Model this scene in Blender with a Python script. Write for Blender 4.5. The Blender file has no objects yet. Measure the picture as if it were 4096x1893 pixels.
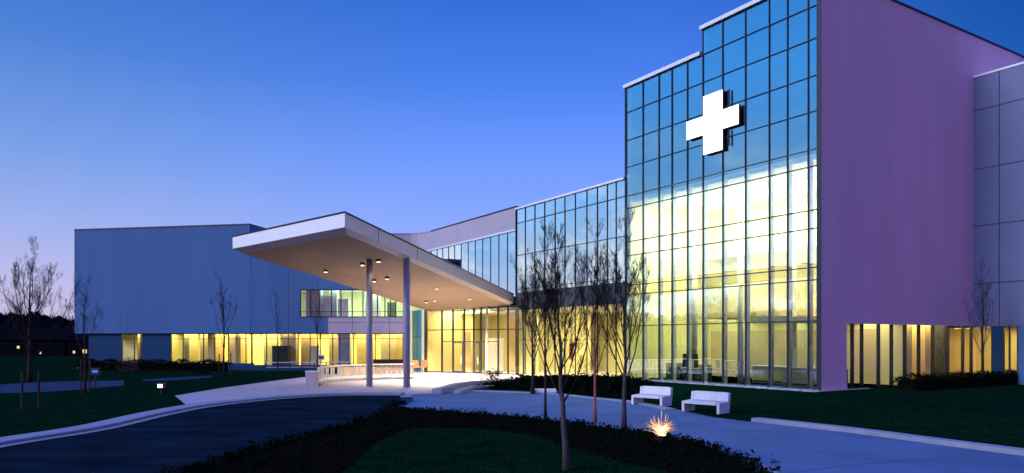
import bpy, bmesh, math, random
from mathutils import Vector, Matrix
from mathutils.bvhtree import BVHTree
R = math.radians
scene = bpy.context.scene
COL = scene.collection

def lin(r, g, b, k=1.0):
    f = lambda c: ((c/255)/12.92 if c/255 <= .04045 else ((c/255+.055)/1.055)**2.4)*k
    return (f(r), f(g), f(b), 1)

# ------------------------------------------------------------------ camera
HC = 3.1                                    # height of the lens above the paths
cd = bpy.data.cameras.new('camera')
cam = bpy.data.objects.new('camera', cd); COL.objects.link(cam)
cam.location = (0, 0, HC); cam.rotation_euler = (R(90), 0, 0)
cd.sensor_width = 36; cd.lens = 36*2932/4096
cd.shift_y = (1365-946.5)/4096
cd.clip_start = .1; cd.clip_end = 8000
scene.camera = cam

# ------------------------------------------------------------------ dusk sky
world = bpy.data.worlds.new('World'); scene.world = world; world.use_nodes = True
nt = world.node_tree; nt.nodes.clear()
N = lambda t: nt.nodes.new(t)
L = nt.links.new
out = N('ShaderNodeOutputWorld'); bg = N('ShaderNodeBackground'); L(bg.outputs[0], out.inputs[0])
tc = N('ShaderNodeTexCoord'); sx = N('ShaderNodeSeparateXYZ'); L(tc.outputs['Generated'], sx.inputs[0])
def ramp(stops):
    r = N('ShaderNodeValToRGB'); e = r.color_ramp.elements
    while len(e) > 1: e.remove(e[-1])
    e[0].position = stops[0][0]; e[0].color = stops[0][1]
    for p, c in stops[1:]:
        k = e.new(p); k.color = c
    L(sx.outputs['Z'], r.inputs[0]); return r
def mrange(sock, a, b):
    m = N('ShaderNodeMapRange'); m.interpolation_type = 'SMOOTHSTEP'
    L(sock, m.inputs['Value']); m.inputs['From Min'].default_value = a; m.inputs['From Max'].default_value = b
    return m.outputs[0]
def mix(fac, a, b, mode='MIX'):
    m = N('ShaderNodeMix'); m.data_type = 'RGBA'; m.blend_type = mode
    if isinstance(fac, float): m.inputs[0].default_value = fac
    else: L(fac, m.inputs[0])
    for s, v in ((6, a), (7, b)):
        if isinstance(v, tuple): m.inputs[s].default_value = v
        else: L(v, m.inputs[s])
    return m.outputs[2]
SKY = 1.0
zen = (.72, (.07, .19, 1.0, 1)); zen2 = (1.0, (.07, .2, 1.15, 1))
rC = ramp([(0, lin(190, 180, 235)), (.06, lin(165, 175, 248)), (.14, lin(138, 167, 255, 1.08)), (.24, lin(107, 150, 252, 1.08)), (.33, lin(74, 128, 236, 1.05)), (.42, lin(54, 110, 218)), zen, zen2])
rE = ramp([(0, lin(214, 192, 226)), (.07, lin(190, 190, 234)), (.14, lin(158, 178, 238)), (.22, lin(122, 160, 232)), (.33, lin(80, 132, 216)), (.42, lin(60, 114, 204)), zen, zen2])
rA = ramp([(0, lin(240, 205, 215, .4)), (.06, lin(238, 222, 240, .55)), (.12, lin(218, 232, 255, 1.1)), (.18, lin(165, 208, 255, 1.25)), (.24, lin(124, 190, 255, 1.35)), (.33, lin(92, 174, 255, 1.6)), (.42, lin(74, 162, 250, 1.5)), zen, zen2])
rD = ramp([(0, lin(120, 130, 200)), (.15, lin(70, 118, 205)), (.3, lin(24, 88, 180)), (.42, lin(0, 68, 150)), zen, zen2])
rB = ramp([(0, lin(225, 170, 205, .95)), (.12, lin(205, 160, 215, 1.1)), (.3, lin(150, 135, 220, 1.15)), (.5, lin(50, 95, 215)), zen, zen2])
negx = N('ShaderNodeMath'); negx.operation = 'MULTIPLY'; negx.inputs[1].default_value = -1; L(sx.outputs['X'], negx.inputs[0])
negy = N('ShaderNodeMath'); negy.operation = 'MULTIPLY'; negy.inputs[1].default_value = -1; L(sx.outputs['Y'], negy.inputs[0])
c = mix(mrange(negx.outputs[0], -.05, .6), rC.outputs[0], rE.outputs[0])
c = mix(mrange(sx.outputs['X'], .15, .62), c, rD.outputs[0])
c = mix(mrange(negy.outputs[0], .1, .7), c, rB.outputs[0])
# the bright side of the evening sky, with thin low cloud
nz = N('ShaderNodeTexNoise'); nz.inputs['Scale'].default_value = 5; nz.inputs['Detail'].default_value = 7; nz.inputs['Roughness'].default_value = .55
mp = N('ShaderNodeMapping'); mp.inputs['Scale'].default_value = (1, 1, 2.6); L(tc.outputs['Generated'], mp.inputs[0]); L(mp.outputs[0], nz.inputs[0])
cl = mrange(nz.outputs['Fac'], .46, .6)
lowm = mrange(sx.outputs['Z'], .3, .1)
mm = N('ShaderNodeMath'); mm.operation = 'MULTIPLY'; L(cl, mm.inputs[0]); L(lowm, mm.inputs[1])
rAc = mix(mm.outputs[0], rA.outputs[0], lin(248, 250, 255, 1.45))
c = mix(mrange(negx.outputs[0], .62, .93), c, rAc)
L(c, bg.inputs[0]); bg.inputs[1].default_value = SKY

# faint afterglow from the left, where the sun went down
sd = bpy.data.lights.new('afterglow', 'SUN'); sd.energy = 2.5; sd.angle = R(22); sd.color = (.82, .84, 1)
so = bpy.data.objects.new('afterglow', sd); COL.objects.link(so)
so.rotation_euler = Vector((.79, .42, -.44)).to_track_quat('-Z', 'Y').to_euler()

vs = scene.view_settings; scene.display_settings.display_device = 'sRGB'
vs.view_transform = 'Standard'; vs.look = 'None'; vs.exposure = 0; vs.gamma = 1
try: vs.use_curve_mapping = False
except Exception: pass
cy = scene.cycles
cy.transparent_max_bounces = 32; cy.max_bounces = 10; cy.diffuse_bounces = 4; cy.glossy_bounces = 4
cy.use_denoising = True; cy.sample_clamp_indirect = 6; cy.caustics_reflective = False; cy.caustics_refractive = False

# ------------------------------------------------------------------ helpers
SF = 2932.0
def S(px, py, z=0.0):                       # photo point -> point on level z
    Y = (HC-z)*SF/(py-1365.0); return Vector(((px-2048)/SF*Y, Y, z))
def D(px, py, z=0.0):                       # same, in the 2576-wide view
    return S(px*4096/2576, py*4096/2576, z)

class Frame:                                # a vertical plane: u along, n outward
    def __init__(s, o, u, n):
        s.o = Vector((o[0], o[1], 0)); s.u = Vector((u[0], u[1], 0)).normalized(); s.n = Vector((n[0], n[1], 0)).normalized()
    def p(s, u, n, z): return s.o + s.u*u + s.n*n + Vector((0, 0, z))
    def at(s, px):                          # u where the plane shows at photo column px
        r = (px-2048)/SF
        return (r*s.o.y - s.o.x)/(s.u.x - r*s.u.y)

class MB:
    def __init__(s): s.v = []; s.f = []
    def quad(s, a, b, c, d):
        k = len(s.v); s.v += [Vector(a), Vector(b), Vector(c), Vector(d)]; s.f.append((k, k+1, k+2, k+3)); return s
    def poly(s, pts):
        k = len(s.v); s.v += [Vector(p) for p in pts]; s.f.append(tuple(range(k, k+len(pts)))); return s
    def hexa(s, p):                         # 8 points: bottom 4, top 4
        k = len(s.v); s.v += [Vector(q) for q in p]
        for f in ((3, 2, 1, 0), (4, 5, 6, 7), (0, 1, 5, 4), (1, 2, 6, 5), (2, 3, 7, 6), (3, 0, 4, 7)):
            s.f.append(tuple(k+i for i in f))
        return s
    def box(s, x0, x1, y0, y1, z0, z1):
        return s.hexa([(x0, y0, z0), (x1, y0, z0), (x1, y1, z0), (x0, y1, z0), (x0, y0, z1), (x1, y0, z1), (x1, y1, z1), (x0, y1, z1)])
    def fb(s, F, u0, u1, n0, n1, z0, z1):
        return s.hexa([F.p(u0, n0, z0), F.p(u1, n0, z0), F.p(u1, n1, z0), F.p(u0, n1, z0), F.p(u0, n0, z1), F.p(u1, n0, z1), F.p(u1, n1, z1), F.p(u0, n1, z1)])
    def prism(s, pts, z0, z1):
        n = len(pts); k = len(s.v)
        s.v += [Vector((p[0], p[1], z0)) for p in pts] + [Vector((p[0], p[1], z1)) for p in pts]
        s.f.append(tuple(k+i for i in range(n-1, -1, -1))); s.f.append(tuple(k+n+i for i in range(n)))
        for i in range(n):
            j = (i+1) % n; s.f.append((k+i, k+j, k+n+j, k+n+i))
        return s
    def tube(s, pts, rad, n=6, cap=True):
        k = len(s.v); m = len(pts)
        for i, p in enumerate(pts):
            d = (Vector(pts[min(i+1, m-1)])-Vector(pts[max(i-1, 0)])).normalized()
            a = d.orthogonal().normalized() if abs(d.z) > .9 else d.cross(Vector((0, 0, 1))).normalized()
            if abs(d.z) > .9: a = (Vector((1, 0, 0))-d*d.x).normalized()
            b = d.cross(a); r = rad[i] if isinstance(rad, (list, tuple)) else rad
            for q in range(n):
                t = 2*math.pi*q/n; s.v.append(Vector(p)+(a*math.cos(t)+b*math.sin(t))*r)
        for i in range(m-1):
            for q in range(n):
                w = (q+1) % n; s.f.append((k+i*n+q, k+i*n+w, k+(i+1)*n+w, k+(i+1)*n+q))
        if cap:
            s.f.append(tuple(k+q for q in range(n-1, -1, -1))); s.f.append(tuple(k+(m-1)*n+q for q in range(n)))
        return s
    def cyl(s, x, y, z0, z1, r, n=20, r1=None):
        return s.tube([(x, y, z0), (x, y, z1)], [r, r if r1 is None else r1], n)
    def build(s, name, mat, parent=None, smooth=False, bevel=0):
        me = bpy.data.meshes.new(name)
        off = parent['o_'] if parent is not None else (0, 0, 0)
        o3 = Vector(off)
        me.from_pydata([tuple(v-o3) for v in s.v], [], s.f); me.update()
        if smooth:
            for p in me.polygons: p.use_smooth = True
        ob = bpy.data.objects.new(name, me); COL.objects.link(ob); me.materials.append(mat)
        if parent is not None:
            ob.parent = parent; ob['o_'] = tuple(off)
        if bevel:
            m = ob.modifiers.new('bevel', 'BEVEL'); m.width = bevel; m.segments = 2; m.limit_method = 'ANGLE'
        return ob
def root(name, loc, label, cat, group=None):
    o = bpy.data.objects.new(name, None); COL.objects.link(o); o.location = loc; o['o_'] = tuple(loc)
    return tag(o, label, cat, group)
def tag(o, label, cat, group=None):
    o['label'] = label; o['category'] = cat
    if group: o['group'] = group
    return o
def struct(o, kind='structure'): o['kind'] = kind; return o
def dup(o, parent=None):
    c = o.copy(); COL.objects.link(c)
    if parent is not None: c.parent = parent
    for ch in list(o.children): dup(ch, c)
    return c

# ------------------------------------------------------------------ materials
MATS = {}
def mat(name, col, rough=.6, metal=0., var=.12, scale=3., bump=0., bscale=60., spec=.5, col2=None, stretch=None):
    m = bpy.data.materials.new(name); m.use_nodes = True; MATS[name] = m
    t = m.node_tree; b = t.nodes['Principled BSDF']; n = t.nodes.new
    b.inputs['Roughness'].default_value = rough; b.inputs['Metallic'].default_value = metal
    b.inputs['Specular IOR Level'].default_value = spec
    co = n('ShaderNodeTexCoord'); src = co.outputs['Object']
    if stretch:
        mp = n('ShaderNodeMapping'); mp.inputs['Scale'].default_value = stretch; t.links.new(src, mp.inputs[0]); src = mp.outputs[0]
    nz = n('ShaderNodeTexNoise'); nz.inputs['Scale'].default_value = scale; nz.inputs['Detail'].default_value = 6
    t.links.new(src, nz.inputs['Vector'])
    rp = n('ShaderNodeValToRGB'); e = rp.color_ramp.elements
    e[0].position = .3; e[1].position = .7
    c2 = col2 or tuple(min(1, x*(1+var)) for x in col)
    e[0].color = (*[x*(1-var) for x in col], 1); e[1].color = (*c2, 1)
    t.links.new(nz.outputs['Fac'], rp.inputs[0]); t.links.new(rp.outputs[0], b.inputs['Base Color'])
    if bump:
        n2 = n('ShaderNodeTexNoise'); n2.inputs['Scale'].default_value = bscale; n2.inputs['Detail'].default_value = 4
        t.links.new(src, n2.inputs['Vector'])
        bp = n('ShaderNodeBump'); bp.inputs['Strength'].default_value = bump; bp.inputs['Distance'].default_value = .02
        t.links.new(n2.outputs['Fac'], bp.inputs['Height']); t.links.new(bp.outputs[0], b.inputs['Normal'])
    return m
def glass(name, refl, tint, rough=.01, rcol=(1, 1, 1), lean=None, edge=.6):
    m = bpy.data.materials.new(name); m.use_nodes = True
    t = m.node_tree; t.nodes.clear(); n = t.nodes.new
    o = n('ShaderNodeOutputMaterial'); mx = n('ShaderNodeMixShader'); tr = n('ShaderNodeBsdfTransparent'); gl = n('ShaderNodeBsdfGlossy')
    gl.inputs['Roughness'].default_value = rough; gl.inputs['Color'].default_value = (*rcol, 1)
    tr.inputs['Color'].default_value = (*tint, 1)
    if lean:                                # panes set a little out of the wall plane
        ge = n('ShaderNodeNewGeometry'); va = n('ShaderNodeVectorMath'); va.inputs[1].default_value = lean
        vn = n('ShaderNodeVectorMath'); vn.operation = 'NORMALIZE'; t.links.new(ge.outputs['Normal'], va.inputs[0]); t.links.new(va.outputs[0], vn.inputs[0]); t.links.new(vn.outputs[0], gl.inputs['Normal'])
    lw = n('ShaderNodeLayerWeight'); lw.inputs['Blend'].default_value = .5
    pw = n('ShaderNodeMath'); pw.operation = 'POWER'; pw.inputs[1].default_value = 4; t.links.new(lw.outputs['Facing'], pw.inputs[0])
    mr = n('ShaderNodeMapRange'); mr.inputs['To Min'].default_value = refl; mr.inputs['To Max'].default_value = min(1, refl+edge)
    t.links.new(pw.outputs[0], mr.inputs[0])
    t.links.new(mr.outputs[0], mx.inputs[0]); t.links.new(tr.outputs[0], mx.inputs[1]); t.links.new(gl.outputs[0], mx.inputs[2]); t.links.new(mx.outputs[0], o.inputs[0])
    return m
def emit(name, col, k):
    m = bpy.data.materials.new(name); m.use_nodes = True; t = m.node_tree; t.nodes.clear()
    o = t.nodes.new('ShaderNodeOutputMaterial'); e = t.nodes.new('ShaderNodeEmission'); e.inputs[0].default_value = (*col, 1); e.inputs[1].default_value = k
    t.links.new(e.outputs[0], o.inputs[0]); return m

M_lawn = mat('lawn_grass', (.002, .017, .008), 1, var=.35, scale=1.2, bump=.6, bscale=120, spec=0)
M_mulch = mat('mulch', (.006, .005, .004), 1, var=.5, scale=6, bump=.8, bscale=60, spec=0)
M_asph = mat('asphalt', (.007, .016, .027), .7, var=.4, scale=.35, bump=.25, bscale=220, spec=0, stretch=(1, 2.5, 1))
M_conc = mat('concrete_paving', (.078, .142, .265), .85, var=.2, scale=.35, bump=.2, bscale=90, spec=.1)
M_kerb = mat('kerb_concrete', (.23, .26, .34), .85, spec=.15, var=.12, scale=2, bump=.15, bscale=70)
M_gutter = mat('gutter_concrete', (.2, .21, .25), .7, var=.15, scale=2)
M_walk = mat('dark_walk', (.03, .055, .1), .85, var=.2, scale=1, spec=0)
M_plaza = mat('plaza_paving', (.36, .33, .38), .6, var=.08, scale=1.2, bump=.1, bscale=60)
M_bench = mat('bench_concrete', (.62, .63, .66), .65, var=.08, scale=5, bump=.1, bscale=80)
M_purple = mat('mauve_render', (.76, .5, .58), .8, var=.05, scale=.5, bump=.1, bscale=40, stretch=(1, 1, .18), spec=.2)
M_annex = mat('annex_panel', (.11, .14, .28), .55, var=.06, scale=.4)
M_bluewall = mat('blue_grey_render', (.06, .145, .32), .8, var=.08, scale=.4, bump=.06, bscale=30, stretch=(1, 1, .2), spec=.2)
M_bluepan = mat('dark_blue_panel', (.012, .05, .13), .7, spec=.08, var=.08, scale=1)
M_lav = mat('lavender_panel', (.42, .36, .44), .6, var=.05, scale=.5)
M_frame = mat('dark_window_frame', (.012, .016, .026), .4, var=.2, scale=4)
M_mull = mat('blue_mullion', (.02, .034, .06), .4)
M_fin = mat('grey_fin', (.5, .58, .68), .45, var=.08, scale=2)
M_joint = mat('joint_line', (.012, .012, .022), .8)
M_coping = mat('pale_coping', (.72, .74, .8), .4, var=.05)
M_coping_d = mat('dark_coping', (.012, .014, .03), .5)
M_white = mat('white_fascia', (.8, .8, .84), .45, var=.03, scale=.6)
M_fascia2 = mat('fascia_grey', (.72, .68, .68), .5, var=.04, scale=.6)
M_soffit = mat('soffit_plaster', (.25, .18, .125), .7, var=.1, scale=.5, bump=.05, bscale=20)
M_column = mat('column_steel', (.28, .27, .36), .45, var=.06, scale=2)
M_yel = mat('pale_yellow_wall', (.82, .75, .4), .8, var=.05, scale=.7)
M_ochre = mat('ochre_wall', (.72, .52, .24), .8, var=.08, scale=.8)
M_tan = mat('tan_wall', (.6, .48, .28), .8, var=.08, scale=.8)
M_ceil = mat('white_ceiling', (.82, .8, .72), .9, var=.03)
M_floor = mat('stone_floor', (.48, .42, .32), .5, var=.12, scale=1.5)
M_dark = mat('dark_interior', (.05, .06, .075), .9, var=.3)
M_roof = mat('roof_membrane', (.025, .025, .03), .95, spec=.1)
M_teal = mat('teal_panel', (.02, .22, .27), .4)
M_green = mat('green_panel', (.07, .2, .1), .5)
M_wood = mat('brown_wood', (.2, .09, .045), .55, var=.35, scale=3, stretch=(1, 1, 8))
M_orange = mat('orange_seat', (.55, .15, .05), .6)
M_black = mat('black_metal', (.012, .012, .014), .4)
M_bark = mat('bark', (.022, .018, .02), .9, var=.4, scale=9, bump=.6, bscale=50, stretch=(1, 1, .3), spec=.2)
M_barkred = mat('red_bark', (.3, .075, .06), .85, var=.35, scale=9, bump=.4, bscale=50)
M_barkgrey = mat('pale_bark', (.042, .035, .042), .85, var=.4, scale=9, bump=.5, bscale=50, stretch=(1, 1, .3))
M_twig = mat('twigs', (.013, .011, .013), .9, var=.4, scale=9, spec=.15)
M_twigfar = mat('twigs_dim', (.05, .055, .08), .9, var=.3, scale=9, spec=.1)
M_leaf = mat('dark_leaves', (.003, .008, .004), .9, var=.5, scale=2, spec=0)
M_leafred = mat('reddish_leaves', (.07, .03, .03), .7, var=.5, scale=2, spec=.25)
M_stake = mat('timber_stake', (.03, .014, .012), .9, var=.3, scale=6, stretch=(1, 1, .2))
M_stone = mat('gravel_stones', (.32, .35, .42), .8, var=.5, scale=4, bump=.6, bscale=20)
M_wood_far = mat('far_trees', (.004, .006, .009), 1, var=.4, scale=.1, spec=0)
M_farwall = mat('far_house_wall', (.006, .006, .008), .9, spec=0)
M_plume = mat('plume_grass', (.55, .4, .25), .8, var=.25, scale=6)
M_metal = mat('white_rail', (.7, .66, .62), .45)
M_mesh = mat('rail_panel', (.42, .36, .31), .6, var=.25, scale=2)
G_coat = glass('coated_glass', .34, (.8, .9, .92), .012, (.62, .84, .95))
G_band = glass('band_glass', .6, (.5, .6, .68), .012, (.85, .93, 1), (0, -.36, .055))
G_wing = glass('mirror_glass', .6, (.5, .6, .68), .012, (.82, .92, 1), (0, -.12, .015))
G_clear = glass('clear_glass', .03, (.95, .96, .93), .01, edge=.2)
G_left = glass('window_glass', .055, (.9, .92, .88), .01, edge=.3)
E_cross = emit('lit_cross_face', (1, .99, .97), 2.2)
E_lamp = emit('lamp_glow', (1, .8, .5), 3.5)
E_lampw = emit('lamp_white', (1, .93, .85), 8)
E_far = emit('far_lit_window', (1, .72, .35), 1.2)
E_tube = emit('ceiling_light_panel', (1, .88, .55), 5)

def area(name, loc, size, energy, col, direction=(0, 0, -1), sy=None):
    a = bpy.data.lights.new(name, 'AREA'); a.energy = energy; a.color = col; a.size = size
    if sy: a.shape = 'RECTANGLE'; a.size_y = sy
    o = bpy.data.objects.new(name, a); COL.objects.link(o); o.location = loc
    o.rotation_euler = Vector(direction).to_track_quat('-Z', 'Y').to_euler(); return o
def spot(name, loc, energy, col, direction=(0, 0, -1), ang=100, r=.08):
    a = bpy.data.lights.new(name, 'SPOT'); a.energy = energy; a.color = col; a.spot_size = R(ang); a.spot_blend = .6; a.shadow_soft_size = r
    o = bpy.data.objects.new(name, a); COL.objects.link(o); o.location = loc
    o.rotation_euler = Vector(direction).to_track_quat('-Z', 'Y').to_euler(); return o

rnd = random.Random(7)

# ------------------------------------------------------------------ main planes
CX, CY = 17.3, 41.0
FG = Frame((CX, CY), (-.533, .846), (-.846, -.533))      # long glazed front, u runs away to the left
FP = Frame((CX, CY), (.846, .533), (.533, -.846))        # mauve side, u runs away to the right
U_T = FG.at(2501)                                        # left end of tower
U_S = FG.at(2810)                                        # step in the roof
U_W = FG.at(2064)                                        # glazed wing left end
Z0 = .3
def sstep(a, b, x):
    t = max(0, min(1, (x-a)/(b-a))); return t*t*(3-2*t)
def gh(x, y):                                            # height of the ground
    p = Vector((x-CX, y-CY, 0)); dg = p.dot(FG.n); dp = p.dot(FP.n); t = p.dot(FG.u)
    return Z0*(1-sstep(2, 8, max(dg, dp)))*(1-sstep(17, 26, t))

# ------------------------------------------------------------------ ground
xs = [-4000, -1500, -600, -300, -150, -90] + [-60+1.25*i for i in range(97)] + [90, 150, 300, 600, 1500, 4000]
ys = [-500, -100, -20] + [0+1.25*i for i in range(81)] + [130, 200, 400, 800, 1600, 4000]
g = MB()
for y in ys:
    for x in xs: g.v.append(Vector((x, y, gh(x, y))))
nx = len(xs)
for j in range(len(ys)-1):
    for i in range(nx-1):
        k = j*nx+i; g.f.append((k, k+1, k+nx+1, k+nx))
struct(g.build('ground', M_lawn, smooth=True))
def sheet(name, pts, z, m):
    o = MB().poly([(p.x, p.y, z) for p in pts]).build(name, m)
    bm = bmesh.new(); bm.from_mesh(o.data); bmesh.ops.triangulate(bm, faces=bm.faces[:]); bmesh.ops.recalc_face_normals(bm, faces=bm.faces[:])
    if bm.faces[0].normal.z < 0: bmesh.ops.reverse_faces(bm, faces=bm.faces[:])
    bm.to_mesh(o.data); bm.free(); return struct(o)
def smoothline(pts, n=6):
    q = []; m = len(pts)
    for i in range(m-1):
        p0, p1, p2, p3 = pts[max(i-1, 0)], pts[i], pts[i+1], pts[min(i+2, m-1)]
        for k in range(n):
            t = k/n
            q.append(.5*((2*p1)+(p2-p0)*t+(2*p0-5*p1+4*p2-p3)*t*t+(3*p1-p0-3*p2+p3)*t**3))
    q.append(pts[-1]); return q
def ribbon(pts, wl, wr):                                  # offset a ground line to both sides
    a, b = [], []
    for i, p in enumerate(pts):
        d = (pts[min(i+1, len(pts)-1)]-pts[max(i-1, 0)]); d.z = 0; d.normalize(); s = Vector((-d.y, d.x, 0))
        a.append(p+s*wl); b.append(p-s*wr)
    return a, b
def strip_solid(name, pts, wl, wr, z0, z1, m, bevel=.02):
    a, b = ribbon(pts, wl, wr); q = MB()
    n = len(pts)
    for i in range(n): q.v += [Vector((a[i].x, a[i].y, z0)), Vector((b[i].x, b[i].y, z0)), Vector((b[i].x, b[i].y, z1)), Vector((a[i].x, a[i].y, z1))]
    for i in range(n-1):
        k = 4*i
        for e in range(4): q.f.append((k+e, k+(e+1) % 4, k+4+(e+1) % 4, k+4+e))
    q.f.append((0, 3, 2, 1)); k = 4*(n-1); q.f.append((k, k+1, k+2, k+3))
    o = q.build(name, m, bevel=bevel)
    bm = bmesh.new(); bm.from_mesh(o.data); bmesh.ops.recalc_face_normals(bm, faces=bm.faces[:]); bm.to_mesh(o.data); bm.free()
    return o

kerbline = smoothline([D(*p) for p in ((-700, 1260), (-300, 1182), (0, 1121), (251, 1080), (407, 1044), (532, 1021), (689, 1004), (800, 997), (900, 994), (1010, 994))])
bedL = smoothline([D(*p) for p in ((1006, 1014), (985, 1029), (880, 1070), (770, 1098), (660, 1132), (560, 1160), (470, 1195), (380, 1250), (330, 1330))])
bedT = smoothline([D(*p) for p in ((985, 1029), (1100, 1034), (1280, 1047), (1440, 1066), (1580, 1086), (1665, 1100), (1760, 1118), (1855, 1158), (1930, 1215), (1990, 1300))])
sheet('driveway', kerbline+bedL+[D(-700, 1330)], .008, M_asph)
struct(strip_solid('gutter', kerbline, .02, .38, .0, .012, M_gutter, 0))
pave_up = smoothline([D(*p, .1) for p in ((-700, 1205), (-300, 1140), (0, 1086), (219, 1051), (376, 1018), (470, 1001), (540, 993), (640, 984))])
pk = kerbline[:-12]
pv = MB()
struct(strip_solid('pavement', kerbline, .95, -.03, 0, .1, M_kerb, .03))
plaza = [D(*p) for p in ((440, 996), (560, 976), (700, 957), (800, 945), (1000, 928), (1082, 934), (1200, 936), (1300, 942), (1335, 955), (1240, 966), (1190, 978), (1110, 989), (1010, 993.5), (900, 993.5), (800, 996), (689, 1003), (532, 1020), (470, 1020))]
sheet('plaza', plaza, .005, M_plaza)
path = [D(*p) for p in ((1010, 994), (1110, 989), (1200, 983), (1390, 990), (1500, 1001), (1600, 1011), (1700, 1030), (1790, 1050), (1887, 1062), (2127, 1089), (2350, 1119), (2576, 1149), (2900, 1192), (3300, 1250), (3300, 1700), (2100, 1500))]
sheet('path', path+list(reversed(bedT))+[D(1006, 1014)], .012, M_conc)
sheet('planting_bed', bedT+[D(330, 1340)]+list(reversed(bedL))[:-6], .02, M_mulch)
isl = smoothline([D(*p) for p in ((800, 1230), (880, 1180), (950, 1120), (1020, 1085), (1110, 1080), (1230, 1084), (1340, 1100), (1430, 1130), (1560, 1165), (1700, 1200), (1760, 1300))])
sheet('lawn_island', isl+[D(1200, 1500), D(760, 1330)], .03, M_lawn)
strip_k = smoothline([D(*p) for p in ((1889, 1062), (2127, 1089), (2350, 1119), (2576, 1149), (2900, 1192))])
struct(strip_solid('kerb', strip_k, .5, 0, 0, .16, M_kerb, .025))
struct(strip_solid('path_edging', smoothline([D(*p) for p in ((1862, 1152), (1900, 1166), (1945, 1188), (2010, 1225))]), .06, .06, .0, .035, M_kerb, .01))
struct(strip_solid('path_joint', smoothline([D(*p) for p in ((1860, 1210), (2100, 1176), (2330, 1157), (2576, 1147.5))]), .012, .012, .0, .0145, M_joint, 0))
struct(strip_solid('path_border', smoothline([D(*p) for p in ((1120, 989), (1200, 984), (1390, 991.5), (1500, 1002.5), (1600, 1012.5), (1700, 1031.5))]), .02, .5, .0, .06, M_kerb, .02))
# lighter walks on the left lawn
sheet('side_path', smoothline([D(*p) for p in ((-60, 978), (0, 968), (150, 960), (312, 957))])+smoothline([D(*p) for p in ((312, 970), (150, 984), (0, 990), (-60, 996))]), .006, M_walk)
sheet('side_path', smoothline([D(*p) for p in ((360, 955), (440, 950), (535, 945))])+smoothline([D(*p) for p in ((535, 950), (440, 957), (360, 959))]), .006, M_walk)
# gravel apron at the foot of the glass
q = MB(); r2 = random.Random(3)
q.fb(FG, -.3, U_T+3, .05, 1.0, Z0-.2, Z0+.03)
for i in range(900):
    u = r2.uniform(-.2, U_T+2.5); n = r2.uniform(.1, 1.0); s = r2.uniform(.03, .09); p = FG.p(u, n, Z0+.03)
    pts = []
    for a in range(5): pts.append(p+Vector((math.cos(a*1.256)*s*r2.uniform(.7, 1.2), math.sin(a*1.256)*s*r2.uniform(.7, 1.2), 0)))
    k = len(q.v); q.v += pts + [p+Vector((0, 0, s*.8))]
    for a in range(5): q.f.append((k+a, k+(a+1) % 5, k+5))
struct(q.build('gravel', M_stone), 'stuff')

# ------------------------------------------------------------------ curtain-wall builder
def pane(F, u0, u1, z0, z1, m, parent, name='glass_pane', n=-.06, wob=.006, th=.024, tilt=0):
    w = [rnd.uniform(-wob, wob) for _ in range(4)]; w[2] -= tilt*(z1-z0); w[3] -= tilt*(z1-z0)
    q = MB().hexa([F.p(u0, n-th+w[0], z0), F.p(u1, n-th+w[1], z0), F.p(u1, n+w[1], z0), F.p(u0, n+w[0], z0),
                   F.p(u0, n-th+w[3], z1), F.p(u1, n-th+w[2], z1), F.p(u1, n+w[2], z1), F.p(u0, n+w[3], z1)])
    return q.build(name, m, parent)
def mullion(F, u, z0, z1, parent, w=.06, n0=-.2, n1=.03, m=None, name='mullion'):
    return MB().fb(F, u-w/2, u+w/2, n0, n1, z0, z1).build(name, m or M_frame, parent)
def transom(F, u0, u1, z, parent, h=.06, n0=-.12, n1=.026, m=None, name='transom'):
    return MB().fb(F, u0, u1, n0, n1, z-h/2, z+h/2).build(name, m or M_frame, parent)

# ------------------------------------------------------------------ tower
tower = root('hospital_tower', (CX, CY, 0), 'tall hospital tower with a blue glass front and a blank mauve side wall', 'building')
cols = [FG.at(x) for x in (3283, 3231, 3148, 3075, 2980, 2889, 2810, 2748, 2686, 2634, 2570, 2501)]
cols[0] = .24
MB().fb(FG, -.002, .2, .001, .03, Z0, 23.7).build('corner_post', M_frame, tower)
rows = [Z0, 4.24, 6.56, 9.48, 13.0, 13.95, 16.1, 18.1, 20.2, 22.05, 23.7]
for i in range(11):
    for j in range(10):
        if j == 9 and i > 5: continue
        if i in (5,) and j in (6, 7): continue
        if i in (7,) and j == 7: continue
        z1 = rows[j+1]
        if i == 5 and j == 5: z1 = rows[8]
        if i == 7 and j == 6: z1 = rows[8]
        pane(FG, cols[i+1]+.01, cols[i]-.01, rows[j]+.01, z1-.01, G_coat, tower)
for i, u in enumerate(cols):
    top = 23.7 if i <= 6 else 22.05
    mullion(FG, u, Z0, top, tower, w=.11 if i in (0, 11) else .04, n0=-.07, n1=.012, m=M_mull if i not in (0, 11) else M_frame)
    if i not in (0, 11): MB().fb(FG, u-.07, u+.07, -.4, -.1, Z0, 13.6).build('mullion_fin', M_fin, tower)
for z in rows[1:] + [7.27, 10.52]:
    a = U_S if z > 22.1 else U_T
    transom(FG, .05, a, z, tower, h=.06 if z < 13.5 else .036, n1=.012, m=M_mull)
MB().fb(FG, 0, U_S+.15, -.5, .14, 23.7, 23.95).build('coping', M_coping, tower)
MB().fb(FG, U_S+.152, U_T+.12, -.5, .14, 22.05, 22.3).build('coping', M_coping, tower)
# mauve side wall, with the window strip cut out
P0, P1, ZW = FP.at(3387), 40.0, 4.12
w = MB()
w.fb(FP, 0, P1, -.2, 0, ZW, 23.85)
w.fb(FP, 0, P0, -.2, 0, .02, ZW-.002)
w.build('side_wall', M_purple, tower)
MB().fb(FP, -.02, P1, -.4, .06, 23.852, 23.98).build('coping', M_coping_d, tower)
MB().fb(FP, -.05, P0+2.0, .002, .22, -.2, Z0+.03).build('plinth', M_lav, tower)
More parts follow.
